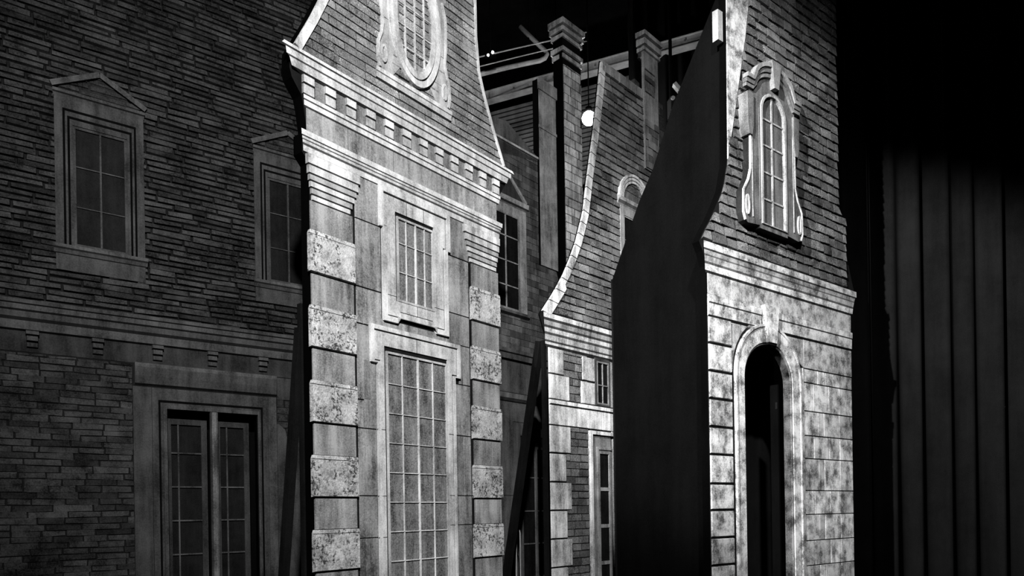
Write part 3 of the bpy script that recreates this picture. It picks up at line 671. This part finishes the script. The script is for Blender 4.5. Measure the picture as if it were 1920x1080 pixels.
# ================================================================== timber braces behind the flats
def brace(pl, u, rows, label, bar=None, post=None):
    t = thing('stage_brace', label, 'brace', pl.world(u, 0, 0), pl.th)
    MB().bar(*rows).done('raking_timber', M['timber'], t)
    (w0, v0), (w1_, v1) = (-rows[0][2], rows[0][1]), (-rows[1][2], rows[1][1])
    MB().bar((0, .02, -w1_-.01), (0, .02, -.16), .05, .05).done('foot_rail', M['timber'], t)
    if bar: MB().bar(*bar).done('cross_rail', M['timber'], t)
    if post: MB().bar(*post).done('upright_post', M['timber'], t)
brace(A, .05, ((0, 3.2, -.18), (0, .03, -.62), .07, .07), 'black raking timber brace leaning behind the left edge of the pale stone townhouse',
      bar=((0, 1.4, -.15), (0, 1.4, -.42), .05, .05), post=((0, .02, -.16), (0, 3.4, -.16), .05, .05))
brace(C, .02, ((0, 3.75, -.13), (0, .03, -.95), .085, .085), 'black raking timber brace with short cross rail left of the sweeping roof house',
      bar=((0, 2.95, -.10), (0, 2.95, -.32), .07, .07), post=((0, .02, -.07), (0, 3.75, -.07), .05, .05))

# ================================================================== overhead in the dark: beam, sheeting, pipes, lamps
def overhead(name, label, cat, mat, path, rad, hang):
    P = [point(*p) for p in path]
    t = thing(name, label, cat, P[0])
    Q = [p - P[0] for p in P]
    MB().tube([(p.x, p.z, -p.y) for p in Q], rad).done('run', mat, t)
    for k in hang:
        MB().tube([(Q[k].x, Q[k].z, -Q[k].y), (Q[k].x, 14 - P[0].z, -Q[k].y)], .012).done('hanger', M['black'], t)
b0 = point(1040, 149, 15.0); ang = math.atan2(1350, -3020)      # the roof steel runs off to the left and away
dr = Vector((math.cos(ang), math.sin(ang), 0))
def along(s, z=0, y=0): return b0 + dr*s + Vector((0, y, z))
t = thing('roof_beam', 'pale steel roof beam crossing the dark behind the chimneys', 'beam', b0, ang+math.pi)
bm_ = MB().block(-4, 7, -.085, .085, -.06, .06).done('web_plate', M['metal'], t)
MB().block(-4, 7, .085, .10, -.1, .1).block(-4, 7, -.10, -.085, -.1, .1).done('flange', M['metal'], t)
for k in range(12):
    MB().tube([(-3.6+.9*k, .02, .05), (-3.6+.9*k, .02, .075)], .02, 8, .3).done('bolt', M['metal'], t)
t = thing('corrugated_sheeting', 'ribbed metal sheeting below the roof beam in the dark', 'sheeting', along(0, 1.15, 2.2), ang+math.pi)
rib = MB()
for k in range(20):
    v = -.25 - .108*k
    rib.mould(-5, 7, [(v, 0, .3), (v-.014, .035, 1), (v-.055, .042, .7), (v-.076, .014, .15), (v-.105, 0, .15)])
rib.done('ribbed_sheet', M['deck'], t)
lat = MB()
for k in range(9):
    lat.bar((-3.2+.75*k, -2.45, 0), (-2.8+.75*k, -3.6, 0), .05, .05); lat.bar((-3.2+.75*k, -3.6, .03), (-2.8+.75*k, -2.45, .03), .04, .04)
lat.bar((-4, -2.45, .02), (5, -2.45, .02), .08, .08); lat.bar((-4, -3.6, .02), (5, -3.6, .02), .1, .1)
lat.done('lattice_girder', M['deck'], t)
overhead('conduit_pipe', 'grey conduit pipe with a rounded bend under the dark roof', 'pipe', M['metal'], [(840, 154, 14), (898, 140, 14), (950, 127, 14), (992, 118, 14), (1012, 114, 14), (1022, 109, 14), (1026, 102, 14), (1022, 95, 14), (1014, 88, 14), (1004, 78, 14), (975, 50, 14)], .042, (0, 3, 9))
overhead('cable', 'thin overhead cable passing by the two small lit bulbs', 'cable', M['metal'], [(860, 119, 13.5), (898, 107, 13.5), (970, 90, 13.5), (1046, 73, 13.5), (1100, 60, 13.5)], .012, (0, 4))
overhead('cable', 'thin overhead cable running just above the conduit pipe', 'cable', M['metal'], [(860, 133, 13.6), (898, 125, 13.6), (970, 107, 13.6), (1049, 88, 13.6), (1100, 77, 13.6)], .010, (0, 4))
# globe lamp
p = point(1104, 222, 13.2)
t = thing('globe_lamp', 'glowing round globe lamp between the brick chimney and the sweeping roof', 'lamp', p)
MB().ball((0, 0, 0), .125).done('globe', M['lamp'], t)
MB().tube([(0, .10, 0), (0, .2, 0)], .06).done('lamp_holder', M['black'], t)
MB().tube([(0, .2, 0), (0, 14-p.z, 0)], .012).done('hanging_rod', M['black'], t)
# twin bulbs
p = point(920, 105, 13.4)
t = thing('twin_bulb_fitting', 'small fitting with two lit bulbs high in the dark roof', 'lamp', p)
for x, z, r in ((-.045, -.02, .022), (.04, .03, .025)): MB().ball((x, z, .06), r).done('bulb', M['dot'], t)
MB().block(-.11, .11, -.03, .03, -.03, .03, .01).done('fitting_body', M['black'], t)
MB().tube([(0, .03, 0), (0, 14-p.z, 0)], .012).done('hanging_rod', M['black'], t)
# two small lit slots low in the dark
p = point(1047, 332, 14.5)
t = thing('slot_light', 'two tiny bright slots shining in the dark just left of the brick chimney', 'lamp', p)
for z, h in ((.075, .03), (-.065, .045)):
    MB().block(-.05, .05, z-h, z+h, 0, .02).done('lit_slot', M['lens'], t)
MB().block(-.08, .08, -.14, .14, -.08, 0, .01).done('slot_housing', M['black'], t)
MB().tube([(0, 0, -.04), (0, 14-p.z, -.04)], .01).done('hanging_rod', M['black'], t)
# spotlight on a boom by the masking wall
p = point(1264, 190, 12.5)
t = thing('stage_light', 'stage light on a dark pole peeping past the slope of the black masking wall', 'lamp', (p.x, p.y, 0))
MB().tube([(-.02, 0, -.15), (-.02, 14, -.15)], .03).done('pole', M['timber'], t)
MB().block(-.10, .06, p.z-.28, p.z+.05, -.1, .12, .02, 1.2).done('lamp_housing', M['line'], t)
MB().bar((-.02, p.z+.24, .1), (.14, p.z+.04, .1), .06, .1, 1.4).done('barn_door', M['metal'], t)
MB().tube([(-.05, p.z-.02, .12), (-.05, p.z-.02, .15)], .035).done('lens', M['metal'], t)

# thin pale cable hanging in the dark at the foot of the grey house
q = [point(x, y, 10.0) for x, y in ((968, 1070), (969, 999), (971, 994), (974, 994), (975, 999), (976, 1070))]
q = [Vector((q[0].x, q[0].y, .01))] + q + [Vector((q[-1].x, q[-1].y, .01))]
tag(MB().tube([(p.x, p.z, -p.y) for p in q], .008, 8).done('hanging_cable', M['metal']), 'thin pale looped cable at the foot of the shadowy grey house', 'cable')

# ================================================================== black drapes
def drape(label, x0, x1, y, z1=14, folds=9):
    n = folds*10; b = MB(); cols = []
    for i in range(n+1):
        x = x0 + (x1-x0)*i/n; d = -y + .10*math.sin(i*2*math.pi/10) + .04*math.sin(i*.37)
        cols.append([(x, z, d + dd) for dd in (0, -.02) for z in (.02, z1-.05)])
    vs = [[b.V(*p) for p in c] for c in cols]
    for a, c in zip(vs, vs[1:]):
        for q in ((0, 1), (1, 3), (3, 2), (2, 0)): b.F([a[q[0]], c[q[0]], c[q[1]], a[q[1]]])
    for c in (vs[0], vs[-1]): b.F([c[0], c[1], c[3], c[2]])
    o = b.done('black_drape', M['cloth'])
    for f in o.data.polygons: f.use_smooth = True
    tag(o, label, 'curtain')
p, q = point(1179, 130, 14.2), point(1420, 130, 14.2)
drape('black hanging drape behind the sweeping roof that cuts off the pale beam', p.x, q.x, 14.2, folds=8)
drape('black hanging drape beyond the right end of the arched doorway house', 4.7, 11.5, 11.5, folds=16)
